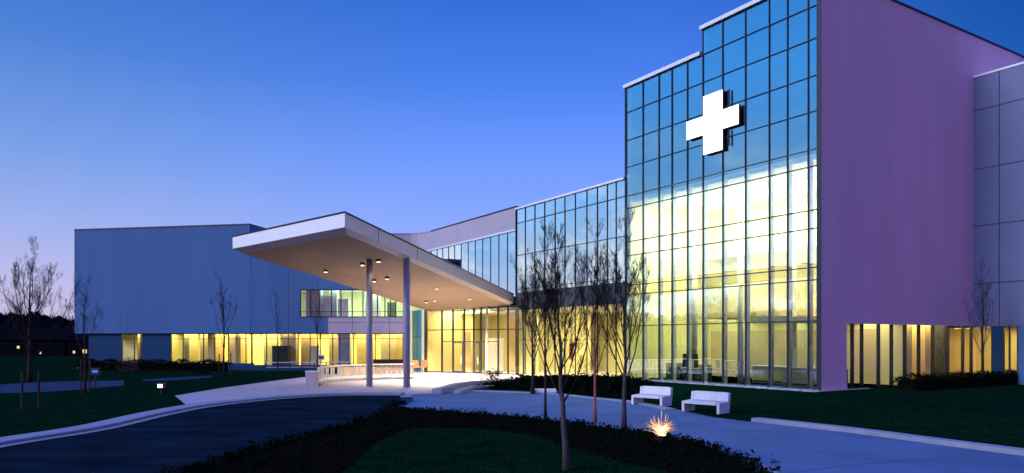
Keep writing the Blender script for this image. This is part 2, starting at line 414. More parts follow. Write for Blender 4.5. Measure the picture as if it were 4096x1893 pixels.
# lit strip of ground-floor windows in the mauve wall
sw = [P0, FP.at(3418), FP.at(3456), FP.at(3523), FP.at(3575), FP.at(3628), FP.at(3684), FP.at(3740), FP.at(3800), FP.at(3860), FP.at(3894)]
for a, b in zip(sw, sw[1:]):
    pane(FP, a+.01, b-.01, .35, ZW-.03, G_left, tower, n=-.12, name='strip_window')
for u in sw: mullion(FP, u, .35, ZW-.002, tower, w=.07, n0=-.26, n1=-.05)
# interior of the tower
IN = 9.0
it = MB()
it.fb(FG, .36, U_T, -IN-.2, -IN, Z0, 13.9)
it.fb(FG, U_T-.2, U_T, -IN, -.35, Z0, 22.0)
it.build('interior_wall', M_yel, tower)
MB().fb(FG, 2.0, U_T-.21, -IN+.002, -IN+.06, Z0, 3.9).build('interior_wall', M_tan, tower)
MB().fb(FG, .1, U_T, -IN-.2, -.1, .05, Z0).build('interior_floor', M_floor, tower)
MB().fb(FG, .4, U_T-.2, -IN, -.7, 13.55, 13.9).build('ceiling', M_ceil, tower)
MB().fb(FG, 1.0, U_T-3.4, -IN+.06, -4.2, 4.75, 5.15).build('mezzanine_floor', M_ochre, tower)
rl = MB().fb(FG, 1.0, U_T-3.4, -4.25, -4.2, 6.1, 6.16).fb(FG, 1.0, U_T-3.4, -4.25, -4.2, 5.6, 5.63)
for k in range(9): rl.fb(FG, 1.2+k*1.4, 1.25+k*1.4, -4.25, -4.2, 5.15, 6.1)
rl.build('mezzanine_railing', M_metal, tower)
for z in (16.1, 18.1, 20.2):
    MB().fb(FG, .4, U_T-.2, -IN, -.7, z-.3, z-.02).build('floor_slab', M_dark, tower)
MB().fb(FG, .4, U_T-.25, -3.2, -3.0, 13.91, 21.78).fb(FG, .4, U_S-.1, -3.2, -3.0, 22.05, 23.39).build('dark_partition', M_dark, tower)
MB().fb(FG, .36, U_S, -IN, -.35, 23.4, 23.69).build('roof', M_roof, tower)
MB().fb(FG, U_S, U_T, -IN, -.35, 21.8, 22.04).build('roof', M_roof, tower)
MB().fb(FG, U_T-.0, U_T+.15, -IN-30, -.12, 15.6, 22.04).build('return_wall', M_bluewall, tower)
# inner partitions behind the strip
MB().fb(FP, IN+.3, 30, -6.2, -6.0, .1, 4.6).build('interior_wall', M_tan, tower)
MB().fb(FP, P0-.5, 30, -6.0, -.36, 4.3, 4.6).build('ceiling', M_ceil, tower)
MB().fb(FP, IN+.3, 30, -6.0, -.1, .05, .34).build('interior_floor', M_floor, tower)
for s, m in ((11.3, M_tan), (13.6, M_ochre), (16.0, M_dark)):
    MB().fb(FP, s, s+.7, -3.4, -1.6, .34, 4.3).build('partition', m, tower)
# interior column line
for u in (4.2, 8.4, 12.6): MB().cyl(*FG.p(u, -3.2, 0).xy, Z0, 13.55, .2).build('inner_column', M_ceil, tower, smooth=True)
YC = (1, .86, .5)
MB().fb(FG, 1.0, U_T-1.0, -IN+.002, -6.2, 9.35, 9.75).build('upper_floor', M_ceil, tower)
ur = MB().fb(FG, 1.0, U_T-1.0, -6.2, -6.15, 10.75, 10.82)
for k in range(12): ur.fb(FG, 1.2+k*1.2, 1.24+k*1.2, -6.2, -6.16, 9.75, 10.75)
ur.build('upper_railing', M_metal, tower)
MB().fb(FG, U_S-.06, U_S+.14, -IN, -.36, 22.05, 23.69).build('step_wall', M_dark, tower)
for k in range(5):
    for nn_ in (-2.4, -5.2): MB().fb(FG, 1.6+k*3, 3.0+k*3, nn_-.25, nn_, 13.5, 13.548).build('ceiling_light', E_tube, tower)
area('atrium_light', FG.p(8, -4, 13.45), 13, 5200, (1, .88, .42), (0, 0, -1), 6).rotation_euler.z = math.atan2(FG.u.y, FG.u.x)
for u in (3.5, 8, 12.5): area('lobby_light', FG.p(u, -6.6, 4.7), 3.5, 330, YC, (0, 0, -1))
for u in (3, 9, 14): area('atrium_light', FG.p(u, -1.2, 9.3), 2.6, 460, (1, .87, .36), FP.u)
for s in (4.5, 8.0): area('strip_light', FP.p(s, -2.4, 4.25), 2.6, 95, YC)
for s in (11, 14, 17): area('strip_light', FP.p(s, -2.4, 4.25), 2.8, 190, (1, .84, .4))

# annex on the right
annex = root('side_annex', FP.p(16.7, 0, 0), 'grey violet panelled block jutting from the far end of the mauve wall', 'building')
UA = FP.at(3894)
FA = Frame(FP.p(UA, .002, 0).xy, (.533, -.846), (-.846, -.533))
MB().fb(FA, 0, 9, -8, 0, 4.1, 21.0).build('wall', M_annex, annex)
MB().fb(FA, 0, 9, -8.0, .05, 21.002, 21.14).build('coping', M_coping, annex)
for z in (18.75, 14.75, 10.9, 7.0):
    MB().fb(FA, .02, 9, .001, .012, z-.025, z+.025).build('panel_joint', M_joint, annex)
for u in (FA.at(3997), FA.at(3997)+3.1):
    MB().fb(FA, u-.025, u+.025, .001, .01, 4.1, 21.0).build('panel_joint', M_joint, annex)
an = [FA.at(3894)+.05, FA.at(3925), FA.at(3965)]
for a, b in zip(an, an[1:]): pane(FA, a+.03, b-.03, .35, 4.06, G_left, annex, name='window', n=-.12)
MB().fb(FA, FA.at(3966), FA.at(4011), -.3, -.06, .1, 4.098).build('wall_panel', M_bluepan, annex)
pane(FA, FA.at(4012), FA.at(4035), .6, 4.06, G_left, annex, name='window', n=-.12)
pane(FA, FA.at(4036), FA.at(4067), .6, 4.06, G_left, annex, name='window', n=-.12)
for x in (3925, 3965, 4011, 4035, 4068): mullion(FA, FA.at(x), .35, 4.098, annex, n0=-.2, n1=-.04)
MB().fb(FA, FA.at(4069), 9, -.35, -.06, 0, 4.098).build('wall_panel', M_bluewall, annex)
MB().fb(FA, -9, 9, -4.2, -4, 0, 4.098).build('interior_wall', M_ochre, annex)
MB().fb(FA, FA.at(4045), FA.at(4062), -1.2, -1.1, 1.2, 3.4).build('dark_blind', M_dark, annex)
area('strip_light', FA.p(1.6, -2, 4.0), 2.2, 170, (1, .84, .4))

# ------------------------------------------------------------------ cross sign
cr = root('cross_sign', FG.p(8.1, .05, 15.2), 'big white illuminated cross mounted on the blue glass front', 'sign')
ua, ub, uc, ud = (FG.at(x)-.27 for x in (2951, 2887, 2810, 2744))
za, zb, zc, zd = 15.3, 16.62, 17.86, 19.15
def cross(n0, n1, e):
    q = MB(); pts = [(ub-e, za-e), (uc+e, za-e), (uc+e, zb-e), (ud+e, zb-e), (ud+e, zc+e), (uc+e, zc+e), (uc+e, zd+e), (ub-e, zd+e), (ub-e, zc+e), (ua-e, zc+e), (ua-e, zb-e), (ub-e, zb-e)]
    n = len(pts)
    q.v = [FG.p(a, n0, b) for a, b in pts]+[FG.p(a, n1, b) for a, b in pts]
    q.f = [tuple(range(n)), tuple(range(2*n-1, n-1, -1))]+[(i, n+i, n+(i+1) % n, (i+1) % n) for i in range(n)]
    return q
def fixn(o):
    bm = bmesh.new(); bm.from_mesh(o.data); bmesh.ops.recalc_face_normals(bm, faces=bm.faces[:]); bm.to_mesh(o.data); bm.free(); return o
fixn(cross(.06, .22, 0).build('housing', M_black, cr))
fixn(cross(.222, .245, -.01).build('lit_face', E_cross, cr))
MB().fb(FG, ub-.42, ub-.36, .03, .14, za+.2, zb-.1).build('bracket', M_black, cr)
MB().fb(FG, ub-.42, ub-.36, .03, .14, zc+.15, zd-.1).build('bracket', M_black, cr)

# ------------------------------------------------------------------ glazed wing (middle) and its curved left part
wing = root('glazed_wing', FG.p(24, 0, 0), 'three storey mirror glass wing between the tower and the entrance canopy', 'building')
wc = [U_T+.0] + [FG.at(x) for x in (2463, 2428, 2388, 2346, 2300, 2258, 2219, 2177, 2138, 2100, 2064)]
WR = [7.55, 11.0, 13.98, 15.25]
SP0, SP1 = 5.95, 7.48
for a, b in zip(wc, wc[1:]):
    for j in range(3): pane(FG, a+.012, b-.012, WR[j]+.01, WR[j+1]-.01, G_wing, wing, wob=.009)
    pane(FG, a+.012, b-.012, .1, 3.2, G_left, wing, n=-.07)
    pane(FG, a+.012, b-.012, 3.2, SP0-.02, G_left, wing, n=-.07)
for u in wc: mullion(FG, u, .1, 15.25, wing, w=.036, n0=-.09, n1=.012)
for z in (3.2, 11.0, 13.98, 7.87): transom(FG, U_T, U_W, z, wing, h=.04)
MB().fb(FG, U_T+.06, U_W, -.4, .02, SP0, SP1).build('treeline_reflection', mat('dark_reflection', (.03, .045, .055), .35, var=.2, scale=.8), wing)  # dark treeline reflection in the wing glass, painted as a solid band
MB().fb(FG, U_T+.06, U_W, -.4, .12, 15.25, 15.42).build('coping', M_coping, wing)
# left part: lavender parapet above a glass band, following a curve
UE = 49.6
arc = [FG.p(U_W, 0, 0), FG.p(38, 0, 0), FG.p(44, 0, 0), FG.p(UE, 0, 0)]
e = FG.p(UE, 0, 0)
arc += [Vector((e.x-.533*k-.05*k*k*.5, e.y+.846*k-.088*k*k, 0)) for k in (1, 2, 3, 4, 4.8)]
l = arc[-1]; arc += [Vector((l.x-6, l.y, 0)), Vector((l.x-16, l.y, 0))]
for i in range(len(arc)-1):
    a, b = arc[i], arc[i+1]; d = (b-a).normalized(); Fk = Frame(a.xy, d.xy, (-d.y, d.x)) if False else Frame(a.xy, d.xy, (d.x*0+(-d.y), d.x))
    nn = Vector((d.y, -d.x, 0)); nn = -nn if nn.dot(Vector((0, -1, 0))) < 0 else nn
    Fk = Frame(a.xy, d.xy, nn.xy); ln = (b-a).length
    MB().fb(Fk, 0, ln, -.35, .0, 13.5, 15.5).build('parapet', M_lav, wing)
    MB().fb(Fk, 0, ln, -.36, .1, 13.32, 13.498).build('sill', M_coping, wing)
    MB().fb(Fk, 0, ln, -.4, .06, 15.502, 15.62).build('coping', M_coping_d if i < 3 else M_lav, wing)
    if i < 9:
        m = max(1, round(ln/1.55))
        for k in range(m):
            pane(Fk, ln*k/m+.01, ln*(k+1)/m-.01, 6.0, 13.3, G_band, wing, wob=.009)
            mullion(Fk, ln*k/m, 6.0, 13.3, wing, w=.03, n0=-.1, n1=.012)
MB().fb(FG, U_W-.05, U_W+.05, -.3, .05, .1, 15.5).build('corner_post', M_frame, wing)
# wing interior
MB().fb(FG, U_T+.2, UE+8, -12.2, -12, .0, 15.2).build('interior_wall', M_yel, wing)
MB().fb(FG, U_T+.2, UE+8, -3.7, -3.5, 6.9, 15.2).build('dark_partition', M_dark, wing)
MB().fb(FG, U_T+.2, UE, -12, -.42, 5.95, 6.9).build('floor_slab', M_ceil, wing)
MB().fb(FG, U_T+.2, UE+6, -12, -.42, 10.7, 11.1).build('floor_slab', M_dark, wing)
MB().fb(FG, U_T+.2, UE+8, -14, -.36, 14.9, 15.24).build('roof', M_roof, wing)
MB().fb(FG, U_T+.0, UE+8, -12, -.1, .0, .06).build('interior_floor', M_floor, wing)
MB().fb(FG, U_T+.22, U_T+9, -9, -8.9, .06, 3.2).build('interior_wall', M_ochre, wing)
for u in (20, 25, 30): area('wing_light', FG.p(u, -4.5, 5.85), 4, 900, (1, .88, .52))

# ------------------------------------------------------------------ entrance lobby
A = Vector((1.0, 66.9, 0)); B = Vector((-8.7, 73.3, 0)); d = (B-A).normalized()
FL = Frame(A.xy, d.xy, (-.55, -.835)); FL.n = Vector((-d.y*-1, 0, 0)) if False else (lambda n: n if n.y < 0 else -n)(Vector((-d.y, d.x, 0)).normalized())
LL = (B-A).length
lobby = root('entrance_lobby', A, 'brightly lit glass entrance lobby with tall doors under the canopy', 'building')
lx = [0] + [FL.at(x) for x in (2030, 1991, 1946, 1922, 1893, 1855, 1810, 1766)] + [LL]
for a, b in zip(lx, lx[1:]):
    pane(FL, a+.02, b-.02, .08, 4.2, G_clear, lobby); pane(FL, a+.02, b-.02, 4.2, 6.25, G_clear, lobby)
for k, u in enumerate(lx): mullion(FL, u, .05, 6.3, lobby, w=.16 if k in (3, 9) else .08, n0=-.2, m=M_frame if k not in (3, ) else M_fin)
transom(FL, 0, LL, 4.2, lobby, h=.09); transom(FL, 0, LL, 6.28, lobby, h=.12); transom(FL, 0, LL, .06, lobby, h=.1)
for a, b in ((lx[6], lx[7]), (lx[4], lx[5])):
    dr = MB().fb(FL, a+.05, a+.13, .03, .09, .06, 3.0).fb(FL, b-.13, b-.05, .03, .09, .06, 3.0).fb(FL, a+.13, b-.13, .03, .09, 2.9, 3.0).fb(FL, a+.13, b-.13, .03, .09, .06, .22).build('door', M_frame, lobby)
    MB().fb(FL, a+.2, a+.24, .1, .16, .9, 1.6).build('handle', M_metal, dr)
transom(FL, lx[2], lx[8], 3.06, lobby, h=.07)
# interior screens
for (u0, u1, n, z1, m) in ((.6, 2.6, -3.5, 6, M_yel), (3.4, 4.6, -4.2, 6, M_ochre), (5.6, 7.4, -5, 3.4, M_ceil), (8.4, 9.4, -3.2, 4.0, M_ochre), (9.9, 11.4, -6, 6, M_yel)):
    MB().fb(FL, u0, u1, n-.15, n, .07, z1).build('interior_screen', m, lobby)
MB().fb(FL, -1, LL+1, -11, -.21, .0, .055).build('interior_floor', M_floor, lobby)
MB().fb(FL, -2.2, LL+3, -9.2, -9, .06, 6.35).build('interior_wall', M_yel, lobby)
MB().fb(FL, LL-.1, LL+.1, -9, -.3, .06, 6.35).build('interior_wall', M_yel, lobby)
MB().poly([FL.p(0, -.1, 6.36), FL.p(LL, -.1, 6.36), FL.p(LL+4, -9.2, 6.36), FL.p(-2.2, -9.2, 6.36)]).build('ceiling', M_ceil, lobby)
for u in (2.5, 6.5, 9.8): area('lobby_light', FL.p(u, -4.2, 6.2), 4, 560, (1, .84, .44))

# return wall between the lobby and the left block
Bq = Vector((-10.9, 77.0, 0)); dd = (Bq-B).normalized()
nn = Vector((dd.y, -dd.x, 0)); nn = nn if nn.x < 0 else -nn
FR = Frame(B.xy, dd.xy, nn.xy); RL = (Bq-B).length
rt = root('lobby_side_wall', B, 'narrow teal, green and cream panelled wall beside the lobby glass', 'wall')
for (a, b, m, nm) in ((0.1, .9, M_yel, 'cream_panel'), (.9, 1.9, M_teal, 'teal_panel'), (1.9, 3.1, M_green, 'green_panel'), (3.1, RL, M_yel, 'cream_panel')):
    MB().fb(FR, a+.02, b-.02, -.25, 0, .02, 6.25).build(nm, m, rt)
for a in (.9, 1.9, 3.1): MB().fb(FR, a-.02, a+.02, -.2, .03, .02, 6.25).build('post', M_frame, rt)
MB().fb(FR, .9, 3.1, .002, .05, 3.5, 3.6).build('rail', M_frame, rt)

# ------------------------------------------------------------------ left block
FB = Frame((-48.5, 81.3), (20.8, -3.9), (-3.9, -20.8)); LA = math.hypot(20.8, 3.9)
left = root('clinic_block', (-38, 80, 0), 'long blue grey windowless upper block over a strip of lit windows on the left', 'building')
ZB = 3.95
MB().fb(FB, 0, LA, -14, 0, ZB, 15.4).build('upper_wall', M_bluewall, left)
MB().fb(FB, -.03, LA+.03, -14, .06, 15.402, 15.52).build('coping', M_coping_d, left)
MB().fb(FB, -.02, .03, .001, .02, ZB, 15.4).build('edge_trim', M_coping_d, left)
for x in (480,): MB().fb(FB, FB.at(x)-.02, FB.at(x)+.02, .001, .006, ZB, 7.0).build('panel_joint', M_joint, left)
wl = lambda x: FB.at(x)
for a, b in ((345, 474), (558, 670)):
    MB().fb(FB, wl(a), wl(b), -.6, -.35, 0, ZB-.002).build('wall_panel', M_bluepan, left)
MB().fb(FB, wl(302), wl(344), -2.5, -2.2, 0, ZB-.002).build('wall_panel', M_bluepan, left)
MB().fb(FB, wl(474), LA+.2, -.6, -.4, 0, .75).build('sill_wall', M_bluepan, left)
lw_ = [wl(x) for x in (478, 527, 553)]
lw2 = [wl(x) for x in (675, 723, 805, 850, 905, 940, 975)] + [LA-.02]
for seg in (lw_, lw2):
    for a, b in zip(seg, seg[1:]): pane(FB, a+.02, b-.02, .78, ZB-.05, G_left, left, name='window', n=-.42)
    for u in seg: mullion(FB, u, .75, ZB-.002, left, n0=-.5, n1=-.36)
    transom(FB, seg[0], seg[-1], 3.35, left, n0=-.48, n1=-.38)
    MB().fb(FB, seg[0], seg[-1], -.45, -.36, ZB-.1, ZB-.002).build('window_head', M_frame, left)
# rooms
MB().fb(FB, 0, LA+.3, -6.2, -6, 0, ZB-.002).build('interior_wall', M_yel, left)
MB().fb(FB, 0, LA+.3, -6, -.4, 0, .2).build('interior_floor', M_floor, left)
for x, dpt, m in ((500, 2, M_ochre), (540, 3, M_tan), (700, 1.6, M_yel), (745, 2.5, M_tan), (800, 1.4, M_ochre), (870, 2.2, M_tan), (915, 1.2, M_ochre)):
    u = wl(x); MB().fb(FB, u, u+rnd.uniform(.6, 1.5), -dpt-1.6, -dpt, .2, ZB-.01 if rnd.random() < .6 else 2.6).build('partition', m, left)
for u in (7.0, 13.5, 17.5, 20): area('room_light', FB.p(u, -3.4, ZB-.06), 3.4, 430, (1, .85, .36), sy=4.6)
# lower continuation beneath the canopy
Ce = FB.p(LA, 0, 0)
low = root('clinic_link', (-20, 77, 0), 'two storey blue grey link with a band of upstairs windows behind the canopy columns', 'building')
dv = (Bq-Ce).normalized(); FC = Frame(Ce.xy, dv.xy, (-.02, -1)); FC.n = (lambda n: n if n.y < 0 else -n)(Vector((-dv.y, dv.x, 0)).normalized()); LC = (Bq-Ce).length
c0, c1 = FC.at(1199), LC
MB().fb(FC, .01, c0, -.4, -.02, ZB, 12.4).fb(FC, c0, c1, -.4, -.02, 8.55, 12.4).fb(FC, c0, FC.at(1312), -.4, -.02, ZB, 5.6).build('upper_wall', M_bluewall, low)
MB().fb(FC, FC.at(1312), c1, -.4, -.015, ZB, 5.598).build('spandrel_panel', M_lav, low)
MB().fb(FC, 0, c1, -9, -.41, 12.1, 12.38).build('roof', M_roof, low)
for x in (1154, ): MB().fb(FC, FC.at(x)-.02, FC.at(x)+.02, -.019, -.012, ZB, 12.4).build('panel_joint', M_joint, low)
for x in (1409, 1557): MB().fb(FC, FC.at(x)-.02, FC.at(x)+.02, -.014, -.008, ZB, 5.6).build('panel_joint', M_joint, low)
MB().fb(FC, FC.at(1312), c1, -.014, -.007, 5.05, 5.09).build('panel_joint', M_joint, low)
uw = [c0]+[FC.at(x) for x in (1240, 1275, 1324, 1362, 1407, 1450, 1478, 1508, 1538, 1560, 1582, 1613)]+[c1]
for a, b in zip(uw, uw[1:]): pane(FC, a+.02, b-.02, 5.62, 8.53, G_left, low, name='window', n=-.2)
for u in uw: mullion(FC, u, 5.6, 8.55, low, n0=-.35, n1=-.1, w=.08)
transom(FC, c0, c1, 6.2, low, n0=-.28, n1=-.12); transom(FC, c0, c1, 5.65, low, n0=-.3, n1=.0, h=.1); transom(FC, c0, c1, 8.5, low, n0=-.3, n1=-.0, h=.1)
gw = [.1]+[FC.at(x) for x in (1005, 1063, 1120, 1150, 1190, 1238, 1280, 1328, 1356, 1412, 1464, 1500, 1557, 1610)]+[c1-.1]
for a, b in zip(gw, gw[1:]): pane(FC, a+.02, b-.02, .6, ZB-.05, G_left, low, name='window', n=-.25)
for u in gw: mullion(FC, u, .58, ZB-.002, low, n0=-.36, n1=-.18)
transom(FC, 0, c1, 3.35, low, n0=-.3, n1=-.2); MB().fb(FC, 0, c1, -.4, -.15, .0, .58).build('sill_wall', M_bluepan, low)
MB().fb(FC, 0, c1, -.3, -.17, ZB-.1, ZB-.002).build('window_head', M_frame, low)
MB().fb(FC, 0, c1+2, -7.2, -7, 0, 12).build('interior_wall', M_yel, low)
MB().fb(FC, 0, c1+1, -7, -.4, 0, .2).build('interior_floor', M_floor, low)
MB().fb(FC, 0, c1+1, -7, -.41, ZB, 5.2).build('floor_slab', M_ceil, low)
MB().fb(FC, 0, c1+1, -7, -.41, 8.7, 8.9).build('ceiling', M_ceil, low)
for x, dpt, m, z0, z1 in ((1020, 2.5, M_yel, .2, 3.9), (1075, 1.0, M_dark, .2, 2.6), (1110, 1.4, M_tan, .2, 3.9), (1180, 2, M_ochre, .2, 3.9), (1225, 1.4, M_ceil, .2, 2.6), (1290, 2.5, M_tan, .2, 3.9), (1345, .8, M_fin, .2, 3.9),
                          (1400, 3, M_ochre, .2, 3.9), (1500, 3, M_tan, .2, 3.9), (1560, 4, M_ochre, .2, 3.9),
                          (1210, 1.2, M_fin, 5.2, 8.7), (1250, 1.6, M_fin, 5.2, 8.0), (1300, 1.8, M_fin, 5.2, 8.7), (1340, 1.2, M_ceil, 5.2, 7.6), (1440, 2.5, M_ceil, 5.2, 8.7), (1530, 2.5, M_green, 5.2, 7.3)):
    u = FC.at(x); MB().fb(FC, u, u+rnd.uniform(.7, 1.8), -dpt-.8, -dpt, z0, z1).build('partition', m, low)
for u in (2, 6.5, 11, 15): area('room_light', FC.p(u, -3.6, ZB-.06), 4.2, 470, (1, .87, .36), sy=5)
for u, k in ((7.5, 230), (10.5, 200), (14, 300)): area('room_light', FC.p(u, -3, 8.6), 3.2, k, (.72, 1, .86))

# ------------------------------------------------------------------ entrance canopy
Fp = Vector((-9.24, 40.5, 10.2)); Lp = Vector((-19.0, 49.86, 10.19)); Rp = Vector((.15, 67.6, 7.42)); Bp = Vector((-8.3, 73.0, 7.0))
TH = .8
can = root('entrance_canopy', (-9, 55, 0), 'large white cantilevered entrance canopy rising on two slim columns', 'canopy')
def bil(u, v, dz=0): return (Fp*(1-u)+Rp*u)*(1-v)+(Lp*(1-u)+Bp*u)*v+Vector((0, 0, dz))    # u to the building, v to the left
def patch(u0, u1, v0, v1, dz, flip, n=12):
    q = MB()
    for i in range(n+1):
        for j in range(n+1): q.v.append(bil(u0+(u1-u0)*i/n, v0+(v1-v0)*j/n, dz))
    for i in range(n):
        for j in range(n):
            k = i*(n+1)+j; f = (k, k+1, k+n+2, k+n+1); q.f.append(f if flip else f[::-1])
    return q
patch(0, 1, 0, 1, 0, False).build('roof', M_roof, can, smooth=True)
su0, su1, sv0, sv1 = .03, 1.0, .045, .985
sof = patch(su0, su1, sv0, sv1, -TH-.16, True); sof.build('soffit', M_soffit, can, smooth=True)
def edge_strip(pa, pb, za, qa, qb, zb, n=12):   # ruled strip between two edges
    q = MB()
    for i in range(n+1):
        t = i/n; q.v += [bil(*(Vector(pa).lerp(Vector(pb), t)), za), bil(*(Vector(qa).lerp(Vector(qb), t)), zb)]
    for i in range(n): k = 2*i; q.f.append((k, k+1, k+3, k+2))
    return q
edge_strip((0, 0), (0, 1), 0, (0, 0), (0, 1), -TH).build('front_fascia', M_white, can)
edge_strip((0, 0), (1, 0), 0, (0, 0), (1, 0), -TH).build('side_fascia', M_fascia2, can)
edge_strip((0, 1), (1, 1), 0, (0, 1), (1, 1), -TH).build('back_fascia', M_fascia2, can)
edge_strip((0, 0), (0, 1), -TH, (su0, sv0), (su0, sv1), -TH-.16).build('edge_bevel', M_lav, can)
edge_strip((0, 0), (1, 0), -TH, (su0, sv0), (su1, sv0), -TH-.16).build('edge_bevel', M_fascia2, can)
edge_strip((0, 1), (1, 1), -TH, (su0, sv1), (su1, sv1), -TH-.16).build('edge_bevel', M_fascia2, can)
tr = MB()
for (pa, pb) in (((0, 0), (0, 1)), ((0, 0), (1, 0))):
    pts = [bil(*(Vector(pa).lerp(Vector(pb), i/12)), .03) for i in range(13)]; tr.tube(pts, .055, 6)
tr.build('roof_trim', M_coping_d, can)
for t in (.13, .31):
    p = bil(t, 0); MB().tube([p+Vector((.012, -.004, 0)), p+Vector((.012, -.004, -TH))], .016, 6).build('fascia_joint', M_joint, can)
bvh = BVHTree.FromPolygons([tuple(v) for v in sof.v], sof.f)
def soffit_at(sx_, sy_):
    dr = Vector(((sx_-2048)/SF, 1, (1365-sy_)/SF)); h = bvh.ray_cast(Vector((0, 0, HC)), dr); return h[0]
for (px, Y, rr) in ((1627, 48.35, .225), (1478, 49.2, .21)):
    X = (px-2048)/SF*Y; h = bvh.ray_cast(Vector((X, Y, 0)), Vector((0, 0, 1)))[0]
    zt = (h.z+.05) if h else 8.6
    cc = MB().cyl(X, Y, .01, zt, rr, 28).build('column', M_column, can, smooth=False)
    for p in cc.data.polygons: p.use_smooth = len(p.vertices) == 4
    MB().cyl(X, Y, .006, .05, rr+.1, 28).build('base_plate', M_fin, cc)
dls = []
for (px, py) in ((1303, 1080), (1450, 1052), (1497, 1118), (1548, 1108), (1514, 1038), (1705, 1203)):
    h = soffit_at(px, py)
    if h is None: continue
    dl = MB().cyl(h.x, h.y, h.z-.16, h.z-.005, .17, 20).build('downlight', M_black, can)
    MB().cyl(h.x, h.y, h.z-.2, h.z-.162, .12, 20).build('lens', E_lamp, dl)
    dls.append(h)
for h in dls: spot('canopy_lamp', h+Vector((0, 0, -.25)), 45, (1, .78, .48), ang=110, r=.12)
for (u, v) in ((.62, .3), (.8, .6), (.82, .25)):
    p = bil(u, v, -TH-.25); spot('canopy_lamp', p+Vector((0, 0, -.1)), 15000, (1, .76, .5), ang=132, r=.15)
    dl = MB().cyl(p.x, p.y, p.z-.02, p.z+.1, .16, 20).build('downlight', M_fin, can); MB().cyl(p.x, p.y, p.z-.05, p.z-.022, .13, 20).build('lens', E_lamp, dl)

# ------------------------------------------------------------------ trees (bare)
def grow(seed, H, trunk_h, r0, nlimb=7, spread=.5, twig=1.0, lean=(0, 0), depth=3, min_r=.0022):
    r = random.Random(seed); T = MB(); C = MB()
    def curve(p, d, ln, r_a, r_b, n, sides, mb, up=.12, jit=.14):
        pts = [p.copy()]; rr = [r_a]; d = d.normalized()
        for i in range(n):
            d = (d+Vector((r.gauss(0, jit), r.gauss(0, jit), r.gauss(0, jit)*.6+up))).normalized()
            p = p+d*(ln/n); pts.append(p.copy()); rr.append(r_a+(r_b-r_a)*(i+1)/n)
        mb.tube(pts, rr, sides, cap=False); return pts, rr, d
    def sub(pts, rr, ln, lev):
        n = int((6 if lev == 1 else 7 if lev == 2 else 8)*twig)
        for k in range(n):
            t = r.uniform(.18, 1); i = min(int(t*(len(pts)-1)), len(pts)-2); f = t*(len(pts)-1)-i
            p = pts[i].lerp(pts[i+1], f); ra = max(min_r, (rr[i]*(1-f)+rr[i+1]*f)*.42)
            d = (pts[i+1]-pts[i]).normalized(); a = r.uniform(0, 2*math.pi)
            o = d.orthogonal().normalized(); o = Matrix.Rotation(a, 3, d) @ o
            nd = d*r.uniform(.7, 1.1)+o*r.uniform(.4, .75)+Vector((0, 0, r.uniform(.05, .4)))
            l2 = ln*r.uniform(.32, .62)*(1-.35*t)
            q, qr, _ = curve(p, nd, l2, ra, min_r*.8, 4 if lev < 3 else 3, 4 if lev == 1 else 3, C, up=.15, jit=.1)
            if lev < depth: sub(q, qr, l2, lev+1)
    base = Vector((0, 0, 0)); n = 8; tp = []; tr = []
    top = H*.72
    for i in range(n+1):
        t = i/n
        tp.append(Vector((lean[0]*top*t+r.gauss(0, .02)*t*2, lean[1]*top*t+r.gauss(0, .02)*t*2, top*t))); tr.append(r0*(1.15-.15*min(1, t*6))*(1-t*.8))
    tr[0] *= 1.25
    T.tube(tp, tr, 10); LM = C
    def on(z):
        t = z/top*n; i = min(int(t), n-1); f = t-i; return tp[i].lerp(tp[i+1], f), tr[i]*(1-f)+tr[i+1]*f
    for k in range(nlimb):
        z = trunk_h+(top-trunk_h)*(k/(nlimb))**1.1*.92
        p, rr = on(z); a = k*2.4+r.uniform(-.5, .5); sp = spread*r.uniform(.7, 1.25)
        ln = (H-z)*r.uniform(.75, 1.0)*.8
        pts, q, _ = curve(p, Vector((math.cos(a)*sp, math.sin(a)*sp, 1)), ln, rr*.42, .005, 7, 6, C, up=.16, jit=.07)
        sub(pts, q, ln*.62, 1)
    pts, q, _ = curve(tp[-1], Vector((0, 0, 1)), H-top, tr[-1], .006, 5, 5, C, up=.1, jit=.08)
    sub(pts, q, (H-top)*1.1, 1)
    return T, C
def tree(loc, label, group, seed, H, th, r0, mt=None, mc=None, **k):
    o = root('bare_tree', (0, 0, 0), label, 'tree', group)
    T, C = grow(seed, H, th, r0, **k)
    T.build('trunk', mt or M_bark, o, smooth=True); C.build('crown', mc or M_twig, o)
    o.location = loc; return o
def stake(loc, label, h=1.3, r=.035):
    o = root('tree_stake', (0, 0, 0), label, 'stake', 'tree stakes')
    MB().tube([(0, 0, -.1), (.02, 0, h)], r, 8).build('post', M_stake, o); MB().cyl(.02, 0, h, h+.03, r*1.15, 8).build('cap', M_stake, o)
    o.location = loc; return o
GT = 'young bare trees in the planting beds'
t5 = [((1426, 1186), 'thickest bare tree, its pale leaning trunk rising from the dark lawn at the bottom edge', 11, 5.7, 1.6, .08, dict(mt=M_barkgrey, nlimb=13, spread=.6, lean=(-.06, .03))),
      ((1340, 992), 'bare tree furthest back among the entrance trees, beside the low white seat block', 12, 7.9, 1.8, .1, dict(nlimb=12, spread=.58)),
      ((1372, 1058), 'thin dark bare tree just behind the thick leaning trunk', 13, 7.1, 1.8, .055, dict(nlimb=11, spread=.5)),
      ((1497, 1066), 'bare tree with a reddish trunk in front of the yellow glass', 14, 7.2, 1.8, .06, dict(mt=M_barkred, nlimb=11, spread=.58)),
      ((1570, 1083), 'bare tree nearest the benches, in front of the tower corner post', 15, 6.9, 1.6, .085, dict(mt=M_barkgrey, nlimb=14, spread=.62))]
